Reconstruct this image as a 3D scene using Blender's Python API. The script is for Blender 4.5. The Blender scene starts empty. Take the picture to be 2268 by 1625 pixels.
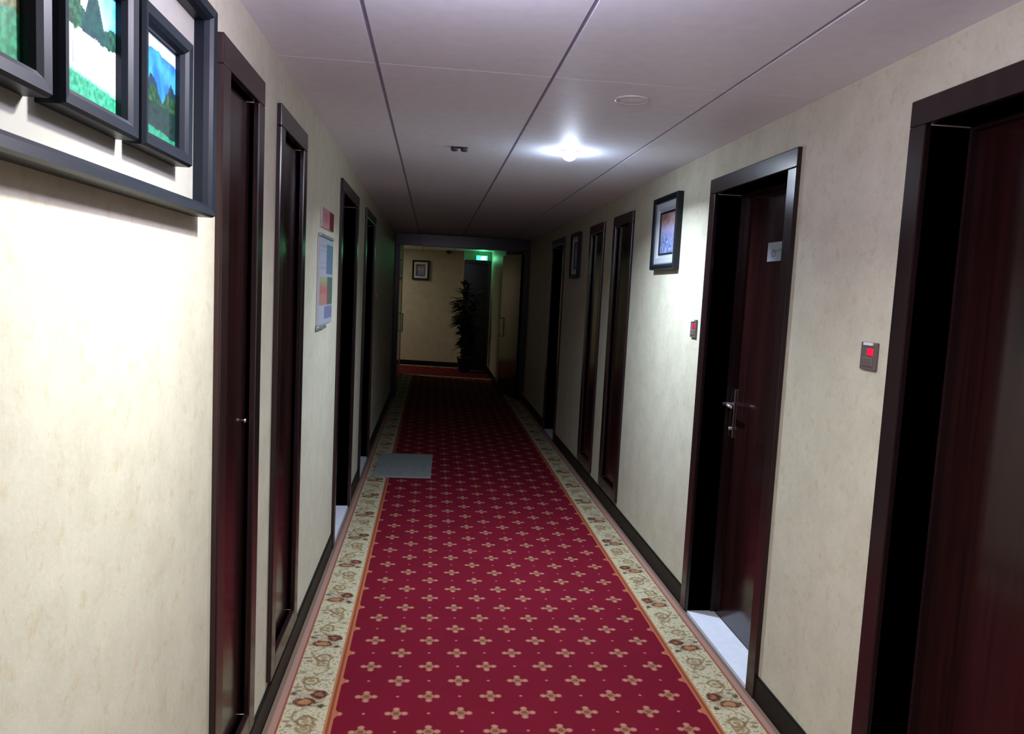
import bpy, bmesh, math, random
from mathutils import Vector, Matrix, noise
random.seed(7)
SC = bpy.context.scene
COL = SC.collection
XL, XR, ZC = -0.589, 1.461, 2.50      # wall faces and ceiling height (metres)
CXM = (XL + XR) / 2                   # corridor centre line

# ------------------------------------------------------------------ materials
def newmat(name):
    m = bpy.data.materials.new(name); m.use_nodes = True
    nt = m.node_tree; b = nt.nodes['Principled BSDF']
    return m, nt, b

def plain(name, col, rough=0.5, metal=0.0, spec=0.5, emit=None, estr=0.0, coat=0.0, var=0.0):
    m, nt, b = newmat(name)
    b.inputs['Base Color'].default_value = (*col, 1)
    b.inputs['Roughness'].default_value = rough
    b.inputs['Metallic'].default_value = metal
    b.inputs['Specular IOR Level'].default_value = spec
    b.inputs['Coat Weight'].default_value = coat
    if emit:
        b.inputs['Emission Color'].default_value = (*emit, 1)
        b.inputs['Emission Strength'].default_value = estr
    if var:
        tc = nt.nodes.new('ShaderNodeTexCoord'); n = nt.nodes.new('ShaderNodeTexNoise')
        n.inputs['Scale'].default_value = 18; n.inputs['Detail'].default_value = 5
        nt.links.new(tc.outputs['Object'], n.inputs['Vector'])
        r = nt.nodes.new('ShaderNodeValToRGB')
        r.color_ramp.elements[0].position = .3; r.color_ramp.elements[1].position = .7
        r.color_ramp.elements[0].color = (*[c * (1 - var) for c in col], 1)
        r.color_ramp.elements[1].color = (*[min(1, c * (1 + var)) for c in col], 1)
        nt.links.new(n.outputs['Fac'], r.inputs['Fac']); nt.links.new(r.outputs['Color'], b.inputs['Base Color'])
    return m

class NX:
    """tiny expression builder for math nodes"""
    def __init__(s, nt): s.nt = nt
    def m(s, op, *a, clamp=False):
        n = s.nt.nodes.new('ShaderNodeMath'); n.operation = op; n.use_clamp = clamp
        for i, v in enumerate(a):
            if isinstance(v, (int, float)): n.inputs[i].default_value = v
            else: s.nt.links.new(v, n.inputs[i])
        return n.outputs[0]
    def mix(s, f, a, b):
        n = s.nt.nodes.new('ShaderNodeMix'); n.data_type = 'RGBA'
        for sock, v in ((n.inputs[0], f), (n.inputs[6], a), (n.inputs[7], b)):
            if isinstance(v, tuple): sock.default_value = (*v, 1)
            elif isinstance(v, (int, float)): sock.default_value = v
            else: s.nt.links.new(v, sock)
        return n.outputs[2]
    def step(s, d, r, soft):      # 1 where d<r
        return s.m('DIVIDE', s.m('SUBTRACT', r + soft, d), 2 * soft, clamp=True)
    def cell(s, v, per, ph):      # signed distance to nearest lattice line ph + k*per
        t = s.m('FRACT', s.m('ADD', s.m('DIVIDE', s.m('SUBTRACT', v, ph), per), 100.5))
        return s.m('MULTIPLY', s.m('SUBTRACT', t, .5), per)
    def dist(s, x, y, cx=0.0, cy=0.0, sx=1.0, sy=1.0):
        a = s.m('MULTIPLY', s.m('SUBTRACT', x, cx), sx); b = s.m('MULTIPLY', s.m('SUBTRACT', y, cy), sy)
        return s.m('SQRT', s.m('ADD', s.m('MULTIPLY', a, a), s.m('MULTIPLY', b, b)))
    def noise(s, vec, scale, detail=3, rough=.5):
        n = s.nt.nodes.new('ShaderNodeTexNoise'); n.inputs['Scale'].default_value = scale
        n.inputs['Detail'].default_value = detail; n.inputs['Roughness'].default_value = rough
        s.nt.links.new(vec, n.inputs['Vector']); return n.outputs['Fac']

def wall_mat():
    m, nt, b = newmat('beige_wallpaper'); e = NX(nt)
    tc = nt.nodes.new('ShaderNodeTexCoord').outputs['Object']
    big = e.noise(tc, 7, 6, .65); fine = e.noise(tc, 60, 4, .6); mid = e.noise(tc, 22, 5, .7)
    c = e.mix(e.m('DIVIDE', e.m('SUBTRACT', big, .38), .3, clamp=True), (.58, .565, .445), (.505, .49, .38))
    c = e.mix(e.m('MULTIPLY', e.m('DIVIDE', e.m('SUBTRACT', mid, .54), .12, clamp=True), .45), c, (.46, .37, .21))
    c = e.mix(e.m('MULTIPLY', e.m('DIVIDE', e.m('SUBTRACT', fine, .5), .2, clamp=True), .25), c, (.67, .64, .53))
    nt.links.new(c, b.inputs['Base Color'])
    b.inputs['Roughness'].default_value = .5; b.inputs['Specular IOR Level'].default_value = .2
    bp = nt.nodes.new('ShaderNodeBump'); bp.inputs['Strength'].default_value = .12; bp.inputs['Distance'].default_value = .004
    nt.links.new(fine, bp.inputs['Height']); nt.links.new(bp.outputs[0], b.inputs['Normal'])
    return m

def wood_mat(name, dark, light, rough):
    m, nt, b = newmat(name); e = NX(nt)
    tc = nt.nodes.new('ShaderNodeTexCoord').outputs['Object']
    mp = nt.nodes.new('ShaderNodeMapping'); mp.inputs['Scale'].default_value = (1, 1, .035)
    nt.links.new(tc, mp.inputs['Vector'])
    g = e.noise(mp.outputs[0], 55, 6, .6); g2 = e.noise(mp.outputs[0], 9, 3, .5)
    f = e.m('ADD', e.m('MULTIPLY', g, .6), e.m('MULTIPLY', g2, .4))
    c = e.mix(e.m('DIVIDE', e.m('SUBTRACT', f, .38), .26, clamp=True), dark, light)
    nt.links.new(c, b.inputs['Base Color'])
    b.inputs['Roughness'].default_value = rough; b.inputs['Coat Weight'].default_value = .12; b.inputs['Specular IOR Level'].default_value = .4
    b.inputs['Coat Roughness'].default_value = rough * .7
    return m

def carpet_mat():
    m, nt, b = newmat('patterned_carpet'); e = NX(nt)
    tc = nt.nodes.new('ShaderNodeTexCoord').outputs['Object']
    sp = nt.nodes.new('ShaderNodeSeparateXYZ'); nt.links.new(tc, sp.inputs[0])
    X, Y = sp.outputs[0], sp.outputs[1]
    P = .2585
    pile = e.noise(tc, 420, 2, .7); patch = e.noise(tc, 3.2, 4, .6)
    RED = e.mix(patch, (.115, .003, .012), (.165, .004, .020))
    ph = -.08 - CXM
    # two staggered lattices of small four-petalled flowers
    def flower(px, py):
        cx, cy = e.cell(X, P, px), e.cell(Y, P, py)
        core = e.dist(cx, cy)
        ax, ay = e.m('ABSOLUTE', cx), e.m('ABSOLUTE', cy)
        pet = e.m('MINIMUM', e.dist(ax, ay, .033, 0), e.dist(ax, ay, 0, .031))
        return core, pet
    c1, p1 = flower(ph, 2.96); c2, p2 = flower(ph - P / 2, 2.96 - P / 2)
    core = e.m('MINIMUM', c1, c2); pet = e.m('MINIMUM', p1, p2)
    ring = e.m('ABSOLUTE', e.m('SUBTRACT', core, .017))
    col = e.mix(e.step(core, .019, .003), RED, (.17, .07, .035))
    col = e.mix(e.m('MULTIPLY', e.step(ring, .004, .003), .75), col, (.33, .17, .10))
    col = e.mix(e.step(pet, .0125, .004), col, (.38, .175, .12))
    # tiny dots between
    d1 = e.dist(e.cell(X, P, ph - P / 2), e.cell(Y, P, 2.96)); d2 = e.dist(e.cell(X, P, ph), e.cell(Y, P, 2.96 - P / 2))
    col = e.mix(e.m('MULTIPLY', e.step(e.m('MINIMUM', d1, d2), .006, .003), .8), col, (.5, .16, .16))
    # ---- border: AX distance from the centre line
    AX = e.m('ABSOLUTE', X)
    bx = e.m('SUBTRACT', AX, .875)                      # centre of the cream band
    sgn = e.m('SIGN', X)
    Yb = e.m('ADD', Y, e.m('MULTIPLY', sgn, .02))
    Q = .52
    band = e.mix(e.noise(tc, 14, 3), (.50, .445, .30), (.42, .385, .26))
    warp = e.m('MULTIPLY', e.m('SUBTRACT', e.noise(tc, 30, 3, .6), .5), .05)
    byf = e.m('ADD', e.cell(Yb, Q, 3.05), warp); bxw = e.m('ADD', bx, warp)
    def paint(mask, c, k=1.0):
        nonlocal band
        band = e.mix(e.m('MULTIPLY', mask, k) if k != 1 else mask, band, c)
    # scrolling vine
    vine = e.m('ABSOLUTE', e.m('SUBTRACT', bxw, e.m('MULTIPLY', e.m('SINE', e.m('MULTIPLY', Yb, 2 * math.pi / Q * 2)), .045)))
    paint(e.step(vine, .005, .003), (.20, .15, .06), .85)
    for per, phs, off, r1, c in ((Q, 2.89, -.012, .032, (.30, .17, .07)), (Q, 3.20, .012, .030, (.33, .23, .10)), (Q, 3.36, -.014, .028, (.38, .26, .14))):
        d = e.dist(bxw, e.m('ADD', e.cell(Yb, per, phs), warp), off, 0)
        paint(e.step(e.m('ABSOLUTE', e.m('SUBTRACT', d, r1)), .0065, .003), tuple(k * .62 for k in c), .9)
        paint(e.step(d, .014, .004), (.27, .17, .085), .8)
    for per, phs, off, c in ((Q / 2, 3.12, .05, (.22, .20, .12)), (Q / 2, 3.0, -.058, (.25, .23, .15)), (Q / 3, 3.26, .0, (.36, .33, .25)), (Q / 4, 3.02, .06, (.38, .22, .14)), (Q / 5, 3.0, -.045, (.42, .38, .2))):
        d = e.dist(bxw, e.cell(Yb, per, phs), off, 0, .8, 1.4)
        paint(e.step(d, .013, .004), tuple(k * .62 for k in c), .8)
    # big red flower: cup, lip and heart
    d = e.dist(bxw, byf, 0, 0, 1.0, 1.1)
    paint(e.step(d, .068, .008), (.33, .26, .19), .65)
    d = e.dist(bxw, byf, -.036, .040); paint(e.step(d, .034, .005), (.085, .022, .012)); paint(e.step(d, .014, .004), (.26, .11, .07))
    d = e.dist(bxw, byf, .016, -.018, 1, 1.5); paint(e.step(d, .046, .005), (.095, .028, .015)); paint(e.step(d, .029, .005), (.36, .17, .07))
    d = e.dist(bxw, byf, -.056, -.05, 1, 1); paint(e.step(d, .014, .004), (.05, .05, .02))
    d = e.dist(bxw, byf, .062, .045); paint(e.step(d, .013, .004), (.09, .075, .045))
    d = e.dist(bxw, byf, .0, .075, .6, 1.6); paint(e.step(d, .014, .004), (.20, .11, .06), .8)
    bits = e.noise(tc, 75, 2, .5)
    paint(e.m('DIVIDE', e.m('SUBTRACT', bits, .555), .05, clamp=True), (.17, .12, .065), .7)
    # assemble by distance from the centre line
    scal = e.m('MULTIPLY', e.step(e.m('ABSOLUTE', e.cell(Y, P, 2.96)), .02, .012), .014)
    edge = e.m('ADD', AX, scal)
    col = e.mix(e.m('GREATER_THAN', edge, .757), col, (.36, .11, .055))
    col = e.mix(e.m('GREATER_THAN', AX, .768), col, (.21, .055, .022))
    col = e.mix(e.m('GREATER_THAN', AX, .779), col, (.38, .15, .075))
    col = e.mix(e.m('GREATER_THAN', AX, .788), col, band)
    col = e.mix(e.m('GREATER_THAN', AX, .958), col, (.27, .075, .045))
    col = e.mix(e.m('GREATER_THAN', AX, .967), col, (.34, .20, .16))
    col = e.mix(e.m('GREATER_THAN', AX, .992), col, (.19, .13, .10))
    col = e.mix(e.m('MULTIPLY', e.m('SUBTRACT', pile, .3, clamp=True), .55), col, (.03, .01, .01))
    nt.links.new(col, b.inputs['Base Color'])
    b.inputs['Roughness'].default_value = .95; b.inputs['Specular IOR Level'].default_value = .1
    b.inputs['Sheen Weight'].default_value = 0
    bp = nt.nodes.new('ShaderNodeBump'); bp.inputs['Strength'].default_value = .35; bp.inputs['Distance'].default_value = .003
    nt.links.new(pile, bp.inputs['Height']); nt.links.new(bp.outputs[0], b.inputs['Normal'])
    return m

def attr_mat(name, rough=.3, coat=.5, spec=.5):
    m, nt, b = newmat(name)
    a = nt.nodes.new('ShaderNodeVertexColor'); a.layer_name = 'Col'
    nt.links.new(a.outputs['Color'], b.inputs['Base Color'])
    b.inputs['Roughness'].default_value = rough; b.inputs['Coat Weight'].default_value = coat
    b.inputs['Coat Roughness'].default_value = .08; b.inputs['Specular IOR Level'].default_value = spec
    return m

M = dict(
    wall=wall_mat(),
    ceil=plain('ceiling_board', (.83, .87, .98), .55, spec=.3, var=.03),
    joint=plain('ceiling_joint', (.34, .33, .44), .6, var=.1),
    wood=wood_mat('dark_mahogany', (.010, .0055, .0065), (.024, .009, .009), .25),
    leaf=wood_mat('mahogany_door_leaf', (.009, .0035, .004), (.024, .0065, .006), .16),
    base=plain('dark_baseboard', (.006, .0055, .004), .5, spec=.2, var=.2),
    floor=plain('grey_floor_tile', (.35, .33, .32), .4, var=.08),
    marble=plain('white_marble', (.72, .75, .86), .18, var=.05),
    carpet=carpet_mat(),
    black=plain('black_lacquer', (.004, .007, .012), .42, spec=.3),
    silver=plain('silver_liner', (.62, .66, .72), .3, metal=.35),
    mat=plain('cream_mount', (.33, .325, .28), .6, var=.04),
    pic=attr_mat('glossy_print', .4, .15),
    paper=attr_mat('plastic_poster', .5, 0, .3),
    chrome=plain('satin_chrome', (.75, .75, .78), .22, metal=1.0),
    steel=plain('brushed_steel_plate', (.50, .50, .52), .35, metal=.7, var=.15),
    brownplate=plain('bronze_switch_plate', (.17, .135, .125), .4, metal=.3),
    redled=plain('red_indicator', (.5, .0, .03), .3, emit=(1, .01, .06), estr=.62),
    redled2=plain('dim_red_indicator', (.4, .0, .03), .3, emit=(1, .01, .08), estr=.10),
    white=plain('white_plastic', (.72, .72, .78), .35),
    lamp=plain('lit_lamp_lens', (1, 1, 1), .3, emit=(.78, .90, 1), estr=70),
    lampA=plain('lit_globe', (1, 1, 1), .3, emit=(.93, .88, 1), estr=12),
    cup=plain('dark_lamp_cup', (.05, .05, .07), .4),
    mat_rug=plain('grey_rubber_mat', (.20, .225, .22), .8, var=.12),
    green=plain('green_exit_light', (.02, .5, .2), .3, emit=(.03, 1.0, .42), estr=5),
    greenw=plain('white_exit_light', (.8, 1, .9), .3, emit=(.6, 1.0, .85), estr=14),
    housing=plain('sign_housing', (.05, .06, .055), .5),
    foliage=plain('dark_foliage', (.018, .045, .028), .45, var=.3),
    stem=plain('plant_stem', (.05, .035, .022), .7, var=.2),
    pot=plain('dark_glazed_pot', (.015, .016, .02), .3),
    soil=plain('potting_soil', (.02, .014, .01), .9),
    slab=plain('concrete', (.4, .4, .4), .8, var=.05),
)

# ------------------------------------------------------------------ helpers
def bbox(bm, a, b):
    """add an axis-aligned box between corners a and b"""
    x0, x1 = sorted((a[0], b[0])); y0, y1 = sorted((a[1], b[1])); z0, z1 = sorted((a[2], b[2]))
    v = [bm.verts.new(p) for p in ((x0, y0, z0), (x1, y0, z0), (x1, y1, z0), (x0, y1, z0), (x0, y0, z1), (x1, y0, z1), (x1, y1, z1), (x0, y1, z1))]
    fs = [(0, 3, 2, 1), (4, 5, 6, 7), (0, 1, 5, 4), (1, 2, 6, 5), (2, 3, 7, 6), (3, 0, 4, 7)]
    return v, [bm.faces.new([v[i] for i in f]) for f in fs]

def bevel(bm, w, seg=2):
    bmesh.ops.bevel(bm, geom=list(bm.edges), offset=w, segments=seg, profile=.6, affect='EDGES', clamp_overlap=True)

def mk(name, bm, mat, parent=None, loc=(0, 0, 0), rot=None, smooth=False):
    bmesh.ops.recalc_face_normals(bm, faces=list(bm.faces))
    me = bpy.data.meshes.new(name); bm.to_mesh(me); bm.free()
    for mm in (mat if isinstance(mat, (list, tuple)) else [mat]): me.materials.append(mm)
    if smooth:
        for p in me.polygons: p.use_smooth = True
    o = bpy.data.objects.new(name, me); COL.objects.link(o); o.location = loc
    if rot: o.rotation_euler = rot
    if parent: o.parent = parent
    return o

def tag(o, label=None, cat=None, group=None, kind=None):
    if label: o['label'] = label
    if cat: o['category'] = cat
    if group: o['group'] = group
    if kind: o['kind'] = kind
    return o

def empty(name, loc=(0, 0, 0), rz=0):
    o = bpy.data.objects.new(name, None); COL.objects.link(o); o.location = loc
    o.rotation_euler = (0, 0, rz); o.empty_display_size = .1
    return o

def copy_tree(o, parent=None):
    c = o.copy(); COL.objects.link(c); c.parent = parent
    for ch in list(o.children): copy_tree(ch, c)
    return c

def lathe(bm, prof, n=32, axis='Z', center=(0, 0, 0)):
    rings = []
    for r, z in prof:
        ring = []
        for k in range(n):
            a = 2 * math.pi * k / n
            p = (r * math.cos(a), r * math.sin(a), z)
            if axis == 'X': p = (z, r * math.cos(a), r * math.sin(a))
            if axis == 'Y': p = (r * math.cos(a), z, r * math.sin(a))
            ring.append(bm.verts.new(Vector(p) + Vector(center)))
        rings.append(ring)
    for a, b in zip(rings, rings[1:]):
        for k in range(n): bm.faces.new((a[k], a[(k + 1) % n], b[(k + 1) % n], b[k]))
    for r in (rings[0], rings[-1]): bm.faces.new(r)

def tube(bm, pts, rad, n=12):
    pts = [Vector(p) for p in pts]; rings = []
    rad = rad if isinstance(rad, (list, tuple)) else [rad] * len(pts)
    for i, p in enumerate(pts):
        d = (pts[min(i + 1, len(pts) - 1)] - pts[max(i - 1, 0)]).normalized()
        u = d.orthogonal().normalized() if i == 0 else (u - d * u.dot(d)).normalized()
        w = d.cross(u)
        rings.append([bm.verts.new(p + rad[i] * (math.cos(2 * math.pi * k / n) * u + math.sin(2 * math.pi * k / n) * w)) for k in range(n)])
    for a, b in zip(rings, rings[1:]):
        for k in range(n): bm.faces.new((a[k], a[(k + 1) % n], b[(k + 1) % n], b[k]))
    for r in (rings[0], rings[-1]): bm.faces.new(r)

def rect_frame(u0, u1, v0, v1, w, d, chamfer=.35, n=(1, 0, 0), inner_drop=0.0):
    """mitred moulding around a rectangle; local axes: X out of wall, Y along, Z up; w = face width, d = depth"""
    bm = bmesh.new()
    # profile: (inset from outer edge, height above the wall)
    prof = [(0, 0), (0, d * .82), (w * .12, d), (w * .62, d * .93), (w * .86, d * (.78 - inner_drop)), (w, d * (.55 - inner_drop)), (w, 0)]
    rings = []
    for ins, h in prof:
        rings.append([bm.verts.new((h, y, z)) for y, z in ((u0 + ins, v0 + ins), (u1 - ins, v0 + ins), (u1 - ins, v1 - ins), (u0 + ins, v1 - ins))])
    for a, b in zip(rings, rings[1:] + rings[:1]):
        for k in range(4): bm.faces.new((a[k], a[(k + 1) % 4], b[(k + 1) % 4], b[k]))
    return bm

def picture(name, y0, y1, z0, z1, x, func, nu, nv, mat, parent, th=.003, gain=1.0):
    """print on a thin panel, X out of wall; func(u,v) -> rgb, u along +Y, v up"""
    bm = bmesh.new(); cl = bm.loops.layers.float_color.new('Col')
    g = [[bm.verts.new((x, y0 + (y1 - y0) * i / nu, z0 + (z1 - z0) * j / nv)) for j in range(nv + 1)] for i in range(nu + 1)]
    for i in range(nu):
        for j in range(nv):
            f = bm.faces.new((g[i][j], g[i + 1][j], g[i + 1][j + 1], g[i][j + 1]))
            for l in f.loops:
                y, z = l.vert.co.y, l.vert.co.z
                l[cl] = (*[(k if gain == 1 else k ** 1.45) * gain for k in func((y - y0) / (y1 - y0), (z - z0) / (z1 - z0))], 1)
    # sides and back give the panel its thickness
    _, fs = bbox(bm, (x - th, y0, z0), (x - .0002, y1, z1))
    for f in fs:
        for l in f.loops: l[cl] = (.6, .6, .6, 1)
    me = bpy.data.meshes.new(name); bm.to_mesh(me); bm.free(); me.materials.append(mat)
    o = bpy.data.objects.new(name, me); COL.objects.link(o)
    if parent: o.parent = parent
    return o

def fb(u, v, s, seed=0.0, o=4):
    return noise.fractal(Vector((u * s, v * s, seed)), 1.0, 2.0, o)
def lerp(a, b, t):
    t = max(0, min(1, t)); return tuple(x + (y - x) * t for x, y in zip(a, b))

# ------------------------------------------------------------------ walls
TH = .24
def wall(name, side, y0, y1, opens, label, xface=None):
    """opens: (ya, yb, za, zb)"""
    bm = bmesh.new(); xf = xface if xface is not None else (XL if side < 0 else XR); xo = xf + side * TH
    y = y0
    for ya, yb, za, zb in sorted(opens):
        bbox(bm, (xf, y, -.012), (xo, ya, ZC + .03))
        if za > 0: bbox(bm, (xf, ya, -.012), (xo, yb, za))
        bbox(bm, (xf, ya, zb), (xo, yb, ZC + .03))
        y = yb
    bbox(bm, (xf, y, -.012), (xo, y1, ZC + .03))
    return tag(mk(name, bm, M['wall']), label, 'wall', kind='structure')

TOP = 2.34          # outer top of the casings
# door tables: (outer ya, outer yb, casing width)
ROOM_R = [(1.31, 2.31), (3.055, 4.05), (8.65, 9.57)]
CLOS_R = [(5.655, 6.27), (6.625, 7.23)]
ROOM_L = [(4.90, 5.96), (6.64, 7.70)]
CLOS_L = [(2.17, 2.68), (2.96, 3.55)]
CW = .08
def opening(d, closet):
    return (d[0] + CW, d[1] - CW, .13 + CW if closet else 0, TOP - CW)
wall('wall_right', 1, -1.6, 13.05, [opening(d, 0) for d in ROOM_R] + [opening(d, 1) for d in CLOS_R],
     'mottled beige corridor wall on the right with five dark doors')
wall('wall_left', -1, -1.6, 15.2, [opening(d, 0) for d in ROOM_L] + [opening(d, 1) for d in CLOS_L],
     'mottled beige corridor wall on the left carrying the big black frame')

bm = bmesh.new(); bbox(bm, (1.20, 13.05, -.012), (XR + TH, 17.4, ZC + .03))
tag(mk('wall_right_far', bm, M['wall']), 'narrow far stretch of right wall standing forward, lit green at top', 'wall', kind='structure')
bm = bmesh.new()
bbox(bm, (.62, 16.27, 2.31), (1.20, 16.75, ZC + .03)); bbox(bm, (.62, 16.40, -.012), (1.20, 16.75, 2.31)); bbox(bm, (.62, 16.27, -.012), (.64, 16.40, 2.31))
tag(mk('wall_end_niche', bm, M['wall']), 'short piece of end wall above and around the dark far door', 'wall', kind='structure')
bm = bmesh.new()      # slightly skewed end wall
v = [bm.verts.new(p) for p in ((-3.4, 17.6, -.012), (.75, 16.72, -.012), (1.3, 16.9, -.012), (1.3, 17.9, -.012), (-3.4, 17.9, -.012))]
w = [bm.verts.new((p.co.x, p.co.y, ZC + .03)) for p in v]
bm.faces.new(v); bm.faces.new(w)
for k in range(5): bm.faces.new((v[k], v[(k + 1) % 5], w[(k + 1) % 5], w[k]))
tag(mk('wall_end', bm, M['wall']), 'beige end wall with one small framed picture, lit from the left', 'wall', kind='structure')
bm = bmesh.new(); bbox(bm, (-3.5, 14.96, -.012), (XL - TH, 15.2, ZC + .03))
tag(mk('wall_side_passage', bm, M['wall']), 'near wall of the side passage at far left', 'wall', kind='structure')
bm = bmesh.new(); bbox(bm, (-3.64, 14.96, -.012), (-3.4, 17.9, ZC + .03))
tag(mk('wall_passage_end', bm, M['wall']), 'end wall of the side passage at far left', 'wall', kind='structure')
bm = bmesh.new(); bbox(bm, (XL - TH, -1.84, -.012), (XR + TH, -1.6, ZC + .03))
tag(mk('wall_back', bm, M['wall']), 'corridor wall behind the viewpoint', 'wall', kind='structure')
bm = bmesh.new(); bbox(bm, (-3.64, -1.84, -.15), (XR + TH, 17.9, -.012))
tag(mk('floor', bm, M['floor']), 'grey tiled floor under the corridor carpet', 'floor', kind='structure')

# ceiling: long boards with recessed joints between them
bm = bmesh.new()
js = [-.905, -.235, .415, 1.088]
edges = [-3.64] + js + [XR + TH]
gw = .0075
for i in range(len(edges) - 1):
    a = edges[i] + (gw if i else 0); b = edges[i + 1] - (gw if i < len(edges) - 2 else 0)
    for y0_, y1_ in ((-1.84, 2.93), (2.936, 7.06), (7.066, 11.9), (11.906, 17.9)):
        bbox(bm, (a, y0_, ZC), (b, y1_, ZC + .02))
cei = tag(mk('ceiling', bm, M['ceil']), 'pale lilac ceiling of long boards with dark joints', 'ceiling', kind='structure')
bm = bmesh.new(); bbox(bm, (-3.64, -1.84, ZC + .008), (XR + TH, 17.9, ZC + .06))
mk('joint_backing', bm, M['joint'], cei)

# baseboards, broken at room doors
def baseboard(name, side, y0, y1, gaps, label, xf=None):
    bm = bmesh.new(); x = xf if xf is not None else (XL if side < 0 else XR); y = y0
    for a, b in sorted(gaps) + [(y1, y1)]:
        if a - y > .01:
            bbox(bm, (x, y, -.012), (x - side * .012, a, .098)); bbox(bm, (x, y, .098), (x - side * .007, a, .104))
        y = b
    return tag(mk(name, bm, M['base']), label, 'baseboard', kind='structure')
baseboard('baseboard_right', 1, -1.6, 11.9, ROOM_R, 'black baseboard along the foot of right wall')
baseboard('baseboard_left', -1, -1.6, 11.9, ROOM_L, 'black baseboard along the foot of left wall')
baseboard('baseboard_right_far', 1, 13.06, 16.25, [], 'black baseboard on the forward-standing far right wall', xf=1.20)
bm = bmesh.new()
a = Vector((-3.38, 17.595, 0)); b = Vector((.60, 16.752, 0)); n = Vector((-.207, -.978, 0)).normalized()
pts = [a, b, b + n * .014, a + n * .014]
v = [bm.verts.new((p.x, p.y, -.012)) for p in pts]; w = [bm.verts.new((p.x, p.y, .10)) for p in pts]
bm.faces.new(v); bm.faces.new(w)
for k in range(4): bm.faces.new((v[k], v[(k + 1) % 4], w[(k + 1) % 4], w[k]))
tag(mk('baseboard_end', bm, M['base']), 'black baseboard along the foot of end wall', 'baseboard', kind='structure')

# ------------------------------------------------------------------ doors
def casing(d, closet, side, parent, xf=None):
    bm = bmesh.new(); x = xf if xf is not None else (XL if side < 0 else XR)
    o, i = x - side * .018, x + side * (.035 if closet else .155)
    zb = .13 if closet else -.012
    bbox(bm, (o, d[0], zb), (i, d[0] + CW, TOP - CW)); bbox(bm, (o, d[1] - CW, zb), (i, d[1], TOP - CW))
    bbox(bm, (o, d[0], TOP - CW), (i, d[1], TOP))
    if closet: bbox(bm, (o, d[0] + CW, zb), (i, d[1] - CW, zb + CW))
    bevel(bm, .004, 2)
    # stop bead round the opening
    if not closet:
        q = x + side * .125; r = x + side * .155; s = .012
        bbox(bm, (q, d[0] + CW - .001, -.012), (r, d[0] + CW + s, TOP - CW - s)); bbox(bm, (q, d[1] - CW - s, -.012), (r, d[1] - CW + .001, TOP - CW - s))
        bbox(bm, (q, d[0] + CW, TOP - CW - s), (r, d[1] - CW, TOP - CW + .001))
    return mk('casing', bm, M['wood'], parent)

def room_door(n, d, side, label, handle=True, plate=False, hinge_near=True):
    root = empty('door_%d' % n, (0, 0, 0)); tag(root, label, 'door', kind='structure')
    casing(d, 0, side, root)
    x = XL if side < 0 else XR; xl = x + side * .150
    bm = bmesh.new(); bbox(bm, (xl, d[0] + CW + .003, .006), (xl + side * .045, d[1] - CW - .003, TOP - CW - .003)); bevel(bm, .002, 1)
    mk('door_leaf', bm, M['leaf'], root)
    bm = bmesh.new(); bbox(bm, (x - side * .004, d[0] + CW + .0005, -.012), (xl - side * .001, d[1] - CW - .0005, .004))
    mk('threshold', bm, M['marble'], root)['label'] = 'white marble threshold'
    if handle:
        yh = d[1] - CW - .052 if hinge_near else d[0] + CW + .052
        dr = -1 if hinge_near else 1
        bm = bmesh.new(); bbox(bm, (xl - side * .009, yh - .026, .985), (xl + side * .001, yh + .026, 1.245)); bevel(bm, .004, 2)
        lp = mk('lock_plate', bm, M['chrome'], root)
        bm = bmesh.new()
        tube(bm, [(xl - side * .008, yh, 1.165), (xl - side * .045, yh, 1.165), (xl - side * .058, yh + dr * .012, 1.165), (xl - side * .060, yh + dr * .06, 1.165), (xl - side * .056, yh + dr * .118, 1.163)], [.011, .011, .011, .009, .008])
        mk('lever_handle', bm, M['chrome'], lp, smooth=True)
        bm = bmesh.new(); lathe(bm, [(.012, 0), (.012, .010), (.008, .014)], 20, 'X')
        for v_ in bm.verts: v_.co.x = xl - side * (.008 + v_.co.x)
        for v_ in bm.verts: v_.co.y += yh; v_.co.z += 1.035
        mk('key_cylinder', bm, M['chrome'], lp, smooth=True)
    if plate:
        ym = (d[0] + d[1]) / 2
        def f(u, v_):
            c = lerp((.10, .11, .11), (.26, .26, .36), 1.2 - u * 1.5 - v_ * 1.2)
            q = abs(math.hypot((u - .42) * 1.5, v_ - .42) - .17)
            if q < .045: c = (.04, .04, .04)
            if abs(v_ - .50 - .2 * (u - .5)) < .05 and u > .35: c = (.045, .045, .04)
            return c
        m_ = empty('number_plate', (xl - side * .006, ym, 1.95)); m_.parent = root
        p = picture('plate_face', -.082, .082, -.045, .045, 0, f, 32, 20, M['paper'], m_)
        if side > 0: p.rotation_euler = (0, 0, math.pi)
        m_.name = 'number_plate'; m_['label'] = 'small silver number plate with dark mark'
    return root

def closet_door(n, d, side, label, knob=True):
    root = empty('door_%d' % n, (0, 0, 0)); tag(root, label, 'door', kind='structure')
    casing(d, 1, side, root)
    x = XL if side < 0 else XR
    bm = bmesh.new(); bbox(bm, (x + side * .012, d[0] + CW + .002, .13 + CW + .002), (x + side * .034, d[1] - CW - .002, TOP - CW - .012)); bevel(bm, .003, 1)
    mk('door_leaf', bm, M['leaf'], root)
    if knob:
        yk = d[1] - CW - .05
        bm = bmesh.new(); lathe(bm, [(.004, 0), (.004, .006), (.007, .008), (.0075, .011), (.005, .014), (.002, .015)], 20, 'X')
        for v_ in bm.verts: v_.co = Vector((x + side * .012 - side * v_.co.x, yk + v_.co.y, 1.24 + v_.co.z))
        mk('knob', bm, M['chrome'], root, smooth=True)
    return root

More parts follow.
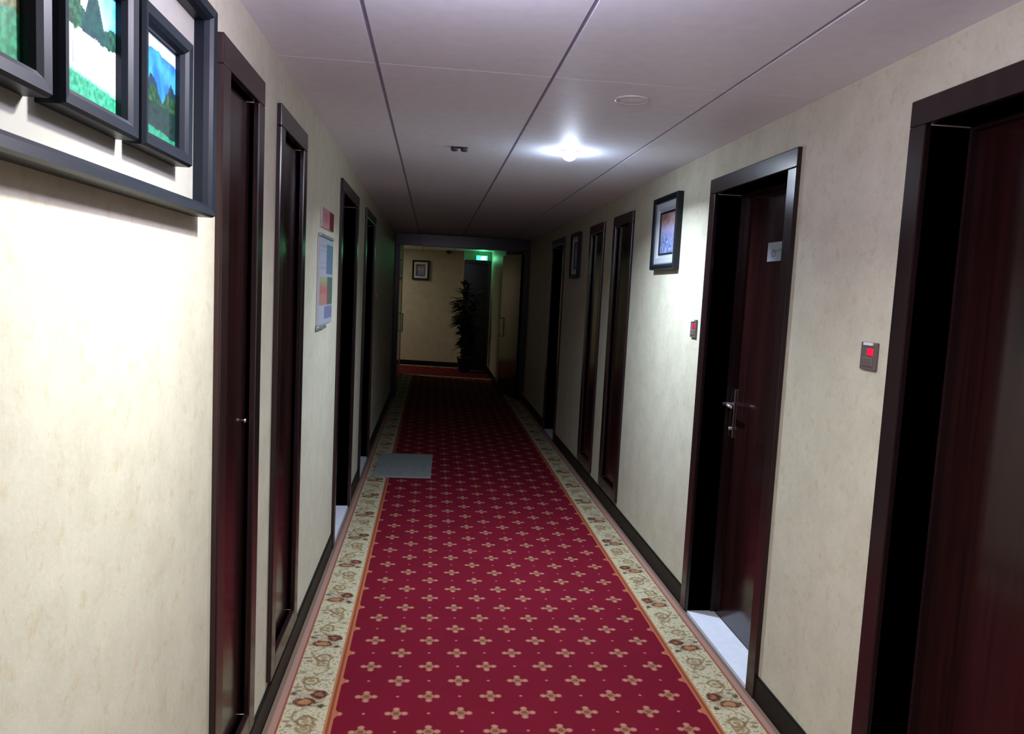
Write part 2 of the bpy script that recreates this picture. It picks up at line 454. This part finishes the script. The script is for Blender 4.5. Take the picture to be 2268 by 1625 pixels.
closet_door(1, CLOS_L[0], -1, 'narrow dark cupboard door with small bright knob, right of the big black frame')
closet_door(2, CLOS_L[1], -1, 'narrow dark cupboard door left of the wall poster', knob=False)
room_door(3, ROOM_L[0], -1, 'dark room door right of the wall poster, above a white threshold', handle=False)
room_door(4, ROOM_L[1], -1, 'dark room door on the left wall beside the grey floor mat', handle=False)
room_door(5, ROOM_R[0], 1, 'nearest dark door, filling the right edge of the picture', handle=False)
room_door(6, ROOM_R[1], 1, 'dark red-brown room door with chrome lever and silver number plate', plate=True)
closet_door(7, CLOS_R[0], 1, 'narrow dark cupboard door just beyond the silver-lined picture', knob=False)
closet_door(8, CLOS_R[1], 1, 'second narrow dark cupboard door beyond the silver-lined picture', knob=False)
room_door(9, ROOM_R[2], 1, 'dark room door on the right wall beyond the black deep-framed picture', handle=False)

# dark door at the end, facing the viewer
root = empty('door_10'); tag(root, 'dark closed door at the far end under the green exit sign', 'door', kind='structure')
bm = bmesh.new()
bbox(bm, (.64, 16.25, -.012), (.70, 16.39, 2.25)); bbox(bm, (1.14, 16.25, -.012), (1.199, 16.39, 2.25)); bbox(bm, (.64, 16.25, 2.25), (1.199, 16.39, 2.305))
mk('casing', bm, M['wood'], root)
bm = bmesh.new(); bbox(bm, (.703, 16.33, .004), (1.137, 16.37, 2.247)); mk('door_leaf', bm, M['leaf'], root)

# fire door frame across the corridor with two open leaves
FY = 11.9
bm = bmesh.new()
bbox(bm, (XL + .001, FY, -.012), (XL + .075, FY + .14, 2.32)); bbox(bm, (XR - .075, FY, -.012), (XR - .001, FY + .14, 2.32))
bbox(bm, (XL + .001, FY, 2.32), (XR - .001, FY + .14, 2.499)); bevel(bm, .004, 1)  # header added: its depth hides lit ceiling, standing in for shade there
tag(mk('trim_1', bm, M['wood']), 'dark wooden fire-door frame with an added header covering the lit ceiling beyond', 'frame', kind='structure')
def fire_leaf(n, hx, hy, ang, label, w=.93):
    r = empty('door_%d' % n, (hx, hy, 0), ang); tag(r, label, 'door', kind='structure')
    bm = bmesh.new(); bbox(bm, (-.022, 0, .008), (.022, w, 2.285)); bevel(bm, .003, 1); mk('door_leaf', bm, M['leaf'], r)
    bm = bmesh.new()
    s = -1 if hx > 0 else 1
    tube(bm, [(s * .022, w - .08, .95), (s * .062, w - .08, .95), (s * .062, w - .08, 1.25), (s * .022, w - .08, 1.25)], .010)
    mk('pull_handle', bm, M['steel'], r)
    return r
fire_leaf(11, 1.375, FY + .15, math.radians(13), 'open dark fire-door leaf standing out from the right wall')
fire_leaf(12, -.545, FY + .15, 0, 'open dark fire-door leaf folded back on the left wall')

# ------------------------------------------------------------------ carpets
def carpet(name, pts, label, loc, rz):
    """pts: outline in world x, y; the pattern follows the carpet's own axis"""
    inv = (Matrix.Translation(loc) @ Matrix.Rotation(rz, 4, 'Z')).inverted(); bm = bmesh.new()
    lo = [bm.verts.new(inv @ Vector((x, y, -.0115))) for x, y in pts]; up = [bm.verts.new(inv @ Vector((x, y, 0))) for x, y in pts]
    bm.faces.new(lo); bm.faces.new(up); n = len(pts)
    for k in range(n): bm.faces.new((lo[k], lo[(k + 1) % n], up[(k + 1) % n], up[k]))
    return tag(mk(name, bm, M['carpet'], None, loc, (0, 0, rz)), label, 'carpet')
carpet('hallway_carpet', [(CXM - 1.011, -1.55), (CXM + 1.011, -1.55), (CXM + 1.011, 13.03), (1.18, 13.03), (1.18, 14.535), (CXM - 1.011, 14.905)],
       'long crimson carpet with gold flowers and cream floral borders', (CXM, 0, 0), 0)
carpet('side_passage_carpet', [(-3.35, 15.505), (-1.94, 15.215), (-.58, 15.215), (-.575, 14.917), (1.18, 14.545), (1.18, 16.22), (.60, 16.22), (.60, 16.72), (-3.35, 17.56)],
       'crimson carpet crossing the far end in front of the end wall', (.387, 15.745, 0), math.radians(78.05))

# floor mat by the left doors
bm = bmesh.new(); bbox(bm, (-.475, 6.80, .0005), (.045, 7.77, .012)); bevel(bm, .005, 2)
for v_ in bm.verts: v_.co.x += .02 * (v_.co.y - 6.8)
tag(mk('floor_mat', bm, M['mat_rug']), 'plain grey rectangular mat lying across left border of the carpet', 'mat')

# ------------------------------------------------------------------ the big black frame with three landscapes
FT = .052
bf = empty('collage_frame', (XL, 0, 0)); tag(bf, 'big black frame with cream mount on near left wall, holding three landscape pictures', 'picture frame')
mk('moulding', rect_frame(.71, 1.987, 1.843, 2.330, .032, FT), M['black'], bf)
bm = bmesh.new(); bbox(bm, (.001, .738, 1.871), (.006, 1.959, 2.302)); mk('mount_board', bm, M['mat'], bf)

def tree_line(u, base, amp, s, seed): return base + amp * fb(u, 0, s, seed)
def art_falls(u, v):
    # u 0..1 along the wall, v up
    n1 = fb(u, v, 6, 3); n2 = fb(u, v, 22, 8)
    sky = lerp((.80, .92, .97), (.10, .55, .80), (u - .55) * 2 + .25 * n1)
    lip = .53 + .03 * fb(u, 0, 9, 2)
    grass = .21 - .05 * u + .015 * n2
    trees = 1.02 - .02 * u + .12 * fb(u, 0, 8, 6)
    peak = 1.0 - abs(u - .60) * 2.1
    if v < grass: return lerp((.02, .34, .20), (.15, .62, .42), .5 + n2 * 1.1)
    if v < grass + .06: return lerp((.35, .80, .72), (.85, .95, .95), (v - grass) / .06)
    if v < lip:
        st = .5 + .9 * fb(u * 7, v * .5, 3, 4)
        return lerp((.42, .43, .74), (.95, .95, 1.0), st * .9 + .45 * u + .1)
    if v < trees and u < .38: return lerp((.008, .09, .05), (.06, .32, .17), .45 + n2 * 1.3)
    if v < peak and u > .3 and u < .85: return lerp((.01, .10, .13), (.02, .20, .16), .5 + n2)
    if v < lip + .15 + .08 * n1: return lerp((.01, .08, .09), (.03, .26, .16), .45 + n2 * 1.2)
    return sky
def art_lake(u, v):
    n1 = fb(u, v, 5, 13); n2 = fb(u, v, 20, 18)
    if v > .86 + .05 * n1: return lerp((.70, .72, .80), (.45, .60, .78), .5 + n1)
    if v > .60 + .10 * fb(u, 0, 5, 1) - .20 * math.exp(-((u - .62) / .12) ** 2): return lerp((.03, .26, .62), (.12, .50, .82), .5 + n1 * 1.3 + (v - .75))
    if v > .50: return lerp((.015, .06, .14), (.03, .12, .15), .5 + n2)
    if v > .36: return lerp((.01, .07, .04), (.05, .22, .09), .45 + n2 * 1.2)
    if u < .24 and v > .14: return lerp((.60, .60, .82), (.88, .90, .98), .5 + fb(u * 5, v, 4, 2))
    if v < .15 - .08 * u + .02 * n1: return lerp((.02, .28, .18), (.08, .46, .30), .5 + n2)
    return lerp((.008, .04, .04), (.02, .11, .09), .5 + n2)
def art_wood(u, v):
    n1 = fb(u, v, 4, 23); n2 = fb(u, v, 18, 28)
    if v < .34 + .05 * n1: return lerp((.01, .27, .14), (.08, .50, .27), .5 + n2 * 1.2)
    if v < .45 + .05 * n1: return lerp((.12, .14, .06), (.38, .42, .18), .5 + n2 * 1.3)
    if u > .80 + .05 * n1: return lerp((.06, .18, .50), (.22, .42, .72), v)
    return lerp((.01, .06, .05), (.06, .26, .16), .45 + n1 + .5 * n2)
for (ya, yb), fn, lab in (((.893, 1.180), art_wood, 'black-framed woodland print with green meadow, leftmost inside the big frame'),
                          ((1.212, 1.500), art_falls, 'black-framed white waterfall print, middle one inside the big frame'),
                          ((1.530, 1.815), art_lake, 'black-framed blue sky and lake print, right one inside the big frame')):
    r = empty('landscape_picture', (XL + .006, 0, 0)); tag(r, lab, 'picture', 'three landscape pictures in the big frame')
    mk('frame', rect_frame(ya, yb, 1.938, 2.203, .034, .042), M['black'], r)
    picture('print', ya + .03, yb - .03, 1.968, 2.173, .014, fn, 90, 80, M['pic'], r, gain=.66)

# ------------------------------------------------------------------ silver-lined pictures
def art_moon(u, v):
    n1 = fb(u, v, 5, 33); n2 = fb(u, v, 16, 38)
    top = lerp((.30, .14, .10), (.42, .30, .34), .5 + n1)
    low = lerp((.05, .10, .28), (.36, .42, .72), .5 + n2 * 1.1 - .2 * n1)
    midc = lerp((.34, .32, .55), (.46, .44, .66), .5 + n2)
    c = lerp(low, midc, (v - .35) / .25); return lerp(c, top, (v - .6) / .15)
def lined_picture(label, loc, rz, w=.50, h=.46, liner=None, depth=.042, silver=True):
    r = empty('framed_picture', loc, rz); tag(r, label, 'picture')
    mk('frame', rect_frame(-w / 2, w / 2, -h / 2, h / 2, .036, depth), M['black'], r)
    k = .034
    mk('liner', rect_frame(-w / 2 + k, w / 2 - k, -h / 2 + k, h / 2 - k, .062, depth * .62, inner_drop=.2), M['silver'] if silver else M['black'], r)
    k += .060
    mk('inner_edge', rect_frame(-w / 2 + k, w / 2 - k, -h / 2 + k, h / 2 - k, .012, depth * .40), M['black'], r)
    k += .010
    picture('print', -w / 2 + k, w / 2 - k, -h / 2 + k, h / 2 - k, .009, art_moon, 40, 40, M['pic'], r)
    return r
lined_picture('black picture with wide silver liner and blue print, between two right-hand doors', (XR, 4.79, 2.115), math.pi)
lined_picture('dark deep-framed picture in the shade, beyond the second narrow right cupboard', (XR, 7.90, 2.10), math.pi, .42, .46)
lined_picture('small dark picture with grey liner hung alone on the end wall', (-.275, 17.6 - .978 * 0 - (3.125) * .212 - .012, 2.06), -math.pi / 2 - .2086, .37, .42)

# ------------------------------------------------------------------ poster and red notice
def art_poster(u, v):
    # board seen from the corridor: pale panel, coloured blocks down the far column
    c = (.52, .55, .62)
    if .06 < u < .94 and .03 < v < .95: c = (.56, .58, .64)
    if u > .52 and .60 < v < .95: c = lerp((.10, .25, .27), (.14, .22, .36), (.95 - v) / .3)
    if .08 < u < .50 and .62 < v < .92 and (int(v * 60) % 3 == 0): c = (.44, .47, .55)
    if .08 < u < .62 and .36 < v < .56: c = lerp((.60, .20, .12), (.50, .52, .26), (v - .42) / .1)
    if u > .60 and .22 < v < .56: c = (.02, .16, .06)
    if .60 < u < .74 and .24 < v < .46: c = (.32, .05, .04)
    if .08 < u < .60 and .22 < v < .36: c = (.62, .28, .20)
    if u > .42 and .06 < v < .20: c = (.25, .25, .42)
    return lerp(c, (.40, .42, .47), .38)
r = empty('wall_poster', (XL, 0, 0)); tag(r, 'tall pale information poster with coloured blocks between two left cupboards and doors', 'poster')
picture('poster_sheet', 4.02, 4.56, 1.475, 1.93, .010, art_poster, 48, 60, M['paper'], r, th=.009, gain=.95)
bm = bmesh.new(); bbox(bm, (.001, 4.04, 1.932), (.016, 4.54, 1.950)); bevel(bm, .003, 1); mk('top_rail', bm, M['steel'], r)
bm = bmesh.new(); bbox(bm, (.001, 4.01, 1.452), (.018, 4.30, 1.473)); bevel(bm, .004, 1); mk('bottom_clip', bm, M['steel'], r)
def art_notice(u, v):
    c = (.52, .33, .36)
    if u > .62: c = (.24, .045, .07)
    if .12 < u < .5 and .25 < v < .75: c = (.50, .26, .27)
    return c
r = empty('fire_notice', (XL, 0, 0)); tag(r, 'small red and pink notice on the left wall above the poster', 'sign')
picture('notice_face', 4.10, 4.56, 1.985, 2.085, .010, art_notice, 40, 20, M['paper'], r, th=.009, gain=1.15)

# ------------------------------------------------------------------ call switches
def switch(label, y, z, w, h, side, led):
    r = empty('doorbell_switch', ((XR if side > 0 else XL), y, z), math.pi if side > 0 else 0); tag(r, label, 'switch', 'doorbell switches beside the doors')
    bm = bmesh.new(); bbox(bm, (.0005, -w / 2, -h / 2), (.011, w / 2, h / 2)); bevel(bm, .003, 2); mk('plate', bm, M['brownplate'], r)
    bm = bmesh.new(); bbox(bm, (.010, -w * .26, h * .38), (.017, w * .30, h * .49)); bevel(bm, .001, 1); mk('top_edge_highlight', bm, M['white'], r)  # protruding top edge; its pale colour stands in for a highlight
    bm = bmesh.new(); bbox(bm, (.010, -w * .02, h * .02), (.0145, w * .33, h * .28)); bevel(bm, .001, 1); mk('indicator', bm, led, r)['label'] = 'glowing red indicator window'
    bm = bmesh.new(); bbox(bm, (.010, -w * .32, -h * .38), (.014, w * .32, -h * .06)); bevel(bm, .0015, 1); mk('button', bm, M['brownplate'], r)
    return r
switch('brown doorbell switch with red light, between the two nearest right doors', 2.432, 1.545, .092, .092, 1, M['redled'])
switch('brown doorbell switch with red light, left of the chrome-handled door', 4.185, 1.545, .088, .10, 1, M['redled'])
switch('dim doorbell switch with red spot far along dark left wall', 8.15, 1.55, .10, .10, -1, M['redled2'])

# ------------------------------------------------------------------ ceiling fittings
def downlight(label, x, y, r, lens, dark=False, name='downlight'):
    o = empty(name, (x, y, ZC)); tag(o, label, 'ceiling light', 'recessed corridor downlights')
    bm = bmesh.new()
    n = 36; prof = [(r * 1.18, 0), (r * 1.16, -.004), (r * 1.02, -.007), (r * .95, -.003), (r * .95, .004)]
    rings = [[bm.verts.new((a * math.cos(2 * math.pi * k / n), a * math.sin(2 * math.pi * k / n), z)) for k in range(n)] for a, z in prof]
    for a, b in zip(rings, rings[1:] + rings[:1]):
        for k in range(n): bm.faces.new((a[k], a[(k + 1) % n], b[(k + 1) % n], b[k]))
    mk('trim_ring', bm, M['cup'] if dark else M['white'], o, smooth=True)
    bm = bmesh.new()
    if dark:
        lathe(bm, [(r * .93, 0), (r * .80, -.004), (r * .3, -.002), (r * .02, 0)], 32)
    else:
        dp = .052 if lens is M['lamp'] else .008; lathe(bm, [(r * .93, 0)] + [(r * .93 * math.cos(q * math.pi / 16) + .0002, -dp * math.sin(q * math.pi / 16)) for q in range(1, 9)], 32)
    mk('lens', bm, lens, o, smooth=True)
    return o
downlight('glaring white round downlight, the only lit lamp seen on the ceiling', .735, 4.40, .052, M['lamp'])
downlight('flush pale round downlight, unlit, on the ceiling nearer than lit one', .775, 3.17, .060, M['ceil'])
# unlit twin spot fitting
o = empty('twin_spotlight', (.115, 4.50, ZC)); tag(o, 'dark unlit fitting with two lobes on the ceiling left of the lit lamp', 'ceiling light')
for sx in (-.026, .030):
    bm = bmesh.new(); lathe(bm, [(.020, 0), (.021, -.010), (.017, -.022), (.004, -.024)], 24, center=(sx, 0, 0)); mk('spot_head', bm, M['cup'], o, smooth=True)
bm = bmesh.new(); bbox(bm, (-.045, -.022, -.004), (.048, .022, 0)); bevel(bm, .0015, 1); mk('mounting_plate', bm, M['cup'], o)
# surface globe just above the picture
LA = (.07, 1.57)
o = empty('ceiling_globe_lamp', (*LA, ZC)); tag(o, 'lit round globe lamp on the ceiling just above the viewpoint', 'ceiling light')
bm = bmesh.new(); lathe(bm, [(.085, 0), (.085, -.010), (.078, -.013)], 36); mk('lamp_base', bm, M['white'], o, smooth=True)
bm = bmesh.new(); lathe(bm, [(.072, -.013), (.070, -.024), (.052, -.038), (.028, -.045), (.004, -.047)], 36); mk('lamp_globe', bm, M['lampA'], o, smooth=True)
# small dome on the end wall by the ceiling
o = empty('camera_dome', (.30, 16.74, ZC)); tag(o, 'small dark dome on the ceiling in front of the end wall', 'camera')
bm = bmesh.new(); lathe(bm, [(.055, 0), (.055, -.02), (.048, -.045), (.03, -.065), (.004, -.072)], 28); mk('dome', bm, M['cup'], o, smooth=True)

# ------------------------------------------------------------------ exit sign
o = empty('exit_sign', (.985, 16.18, 2.36)); tag(o, 'small glowing green exit sign above the far door', 'sign')
bm = bmesh.new(); bbox(bm, (-.125, -.02, -.055), (.125, .02, .055)); bevel(bm, .004, 1); mk('housing', bm, M['housing'], o)
bm = bmesh.new(); bbox(bm, (-.115, -.024, -.045), (.115, -.0205, .045)); mk('green_panel', bm, M['green'], o)
bm = bmesh.new()      # running figure, doorway and arrow
bbox(bm, (.035, -.028, -.036), (.085, -.0245, .036)); bbox(bm, (-.03, -.028, -.006), (.02, -.0245, .006))
lathe(bm, [(.009, -.028), (.009, -.0245)], 16, 'Y', (.006, 0, .028))
tube(bm, [(.004, -.026, .018), (-.004, -.026, -.008), (.012, -.026, -.020), (.010, -.026, -.038)], .005, 8)
tube(bm, [(-.004, -.026, -.008), (-.020, -.026, -.030)], .005, 8); tube(bm, [(-.018, -.026, .006), (.004, -.026, .012), (.022, -.026, .002)], .004, 8)
mk('pictogram', bm, M['greenw'], o)
for sx in (-.08, .08):
    bm = bmesh.new(); tube(bm, [(sx, 0, .054), (sx, 0, .1395)], .004, 8); mk('hanger', bm, M['housing'], o)

# ------------------------------------------------------------------ potted plant by the far door
pl = empty('potted_plant', (.70, 15.85, 0)); tag(pl, 'tall dark leafy potted plant before the far end door', 'plant')
bm = bmesh.new(); lathe(bm, [(.10, 0), (.115, .02), (.15, .26), (.165, .28), (.165, .31), (.15, .31), (.145, .28)], 32); mk('pot', bm, M['pot'], pl, smooth=True)
bm = bmesh.new(); lathe(bm, [(.144, .27), (.144, .285)], 24); mk('soil', bm, M['soil'], pl)
bm = bmesh.new(); tips = []
for k in range(7):
    a = k * 2.4; h = .95 + .14 * k
    pts = [(0.02 * math.cos(a), .02 * math.sin(a), .28)]
    for j in range(1, 6):
        t = j / 5; q = (.05 + .16 * t) * t
        pts.append((q * math.cos(a), q * math.sin(a), .28 + (h - .28) * t))
    tube(bm, pts, [.013, .012, .010, .009, .007, .004], 8); tips.append(pts)
mk('stems', bm, M['stem'], pl, smooth=True)
bm = bmesh.new()
def leaf(bm, base, d, L, W, droop):
    d = d.normalized(); s = d.cross(Vector((0, 0, 1))).normalized(); up = s.cross(d)
    prev = None
    for j in range(6):
        t = j / 5; wd = W * math.sin(math.pi * min(1, .08 + t * .92)) ** .8 * (1 - .25 * t)
        c_ = base + d * (L * t) - Vector((0, 0, 1)) * droop * t * t
        row = [bm.verts.new(c_ - s * wd + up * wd * .25), bm.verts.new(c_), bm.verts.new(c_ + s * wd + up * wd * .25)]
        if prev:
            for q in range(2): bm.faces.new((prev[q], prev[q + 1], row[q + 1], row[q]))
        prev = row
for pts in tips:
    for j in range(2, 6):
        for k in range(13):
            t = random.random(); p = Vector(pts[j - 1]).lerp(Vector(pts[j]), t)
            a = random.uniform(0, 2 * math.pi); el = random.uniform(-.2, .7)
            leaf(bm, p, Vector((math.cos(a) * math.cos(el), math.sin(a) * math.cos(el) * .9, math.sin(el))), random.uniform(.15, .28), random.uniform(.034, .055), random.uniform(.02, .10))
for k in range(70):     # longer fronds leaning out to the left
    p = Vector((-.05, -.02, random.choice((random.uniform(.98, 1.2), random.uniform(1.25, 1.5)))))
    leaf(bm, p, Vector((-1, random.uniform(-.9, .5), random.uniform(-.15, .45))), random.uniform(.22, .36), random.uniform(.034, .052), random.uniform(.04, .12))
for k in range(30):
    p = Vector((.0, 0, random.uniform(1.45, 1.85)))
    a = random.uniform(0, 6.28)
    leaf(bm, p, Vector((math.cos(a), math.sin(a), .8)), random.uniform(.14, .26), .032, .06)
for v_ in bm.verts:
    v_.co.x = min(v_.co.x, .42); v_.co.y = min(v_.co.y, .34)
mk('foliage', bm, M['foliage'], pl)

# ------------------------------------------------------------------ lights
def area(name, loc, size, power, col, rot=(0, 0, 0), spread=180):
    l = bpy.data.lights.new(name, 'AREA'); l.spread = math.radians(spread); l.shape = 'DISK'; l.size = size; l.energy = power; l.color = col
    o = bpy.data.objects.new(name, l); COL.objects.link(o); o.location = loc; o.rotation_euler = rot; return o
def point(name, loc, r, power, col):
    l = bpy.data.lights.new(name, 'POINT'); l.shadow_soft_size = r; l.energy = power; l.color = col
    o = bpy.data.objects.new(name, l); COL.objects.link(o); o.location = loc; return o
area('globe_lamp_light', (*LA, ZC - .050), .10, 33, (.97, 1.0, .93), spread=145)
point('globe_ceiling_fill', (*LA, ZC - .17), .05, 36, (.84, .76, 1.0))  # added fill point in mid-air below the globe, brightens the ceiling
area('downlight_light', (.735, 4.40, ZC - .055), .09, 48, (.72, .84, 1.0), spread=150)
point('downlight_ceiling_fill', (.735, 4.40, ZC - .13), .03, 3, (.66, .76, 1.0))  # extra fill point added under the lens to lift the ceiling around it
area('passage_lamp_light', (-1.8, 16.0, ZC - .02), .3, 12, (1.0, .82, .68))
point('exit_sign_light', (.985, 16.10, 2.36), .03, 1.1, (.04, 1.0, .32))

w = bpy.data.worlds.new('World'); SC.world = w; w.use_nodes = True
w.node_tree.nodes['Background'].inputs[0].default_value = (0, 0, 0, 1)

# ------------------------------------------------------------------ camera
F_, YAW, PIT, ROL = 1709.284, 0.106352, -0.097374, 0.049984
cy, sy, cp, sp = math.cos(YAW), math.sin(YAW), math.cos(PIT), math.sin(PIT)
f = Vector((sy * cp, cy * cp, sp)); r0 = Vector((cy, -sy, 0)); u0 = r0.cross(f)
rr = math.cos(ROL) * r0 + math.sin(ROL) * u0; uu = -math.sin(ROL) * r0 + math.cos(ROL) * u0
cam = bpy.data.cameras.new('camera'); co = bpy.data.objects.new('camera', cam); COL.objects.link(co)
co.matrix_world = Matrix(((rr.x, uu.x, -f.x, 0), (rr.y, uu.y, -f.y, 0), (rr.z, uu.z, -f.z, 1.70), (0, 0, 0, 1)))
cam.sensor_width = 36; cam.lens = 36 * F_ / 2268; cam.clip_start = .02; cam.clip_end = 60
SC.camera = co

SC.view_settings.view_transform = 'Standard'; SC.view_settings.look = 'None'
SC.view_settings.gamma = 1; SC.view_settings.exposure = 0; SC.view_settings.use_curve_mapping = False
SC.cycles.max_bounces = 8; SC.cycles.diffuse_bounces = 5; SC.cycles.glossy_bounces = 4; SC.cycles.adaptive_threshold = .015
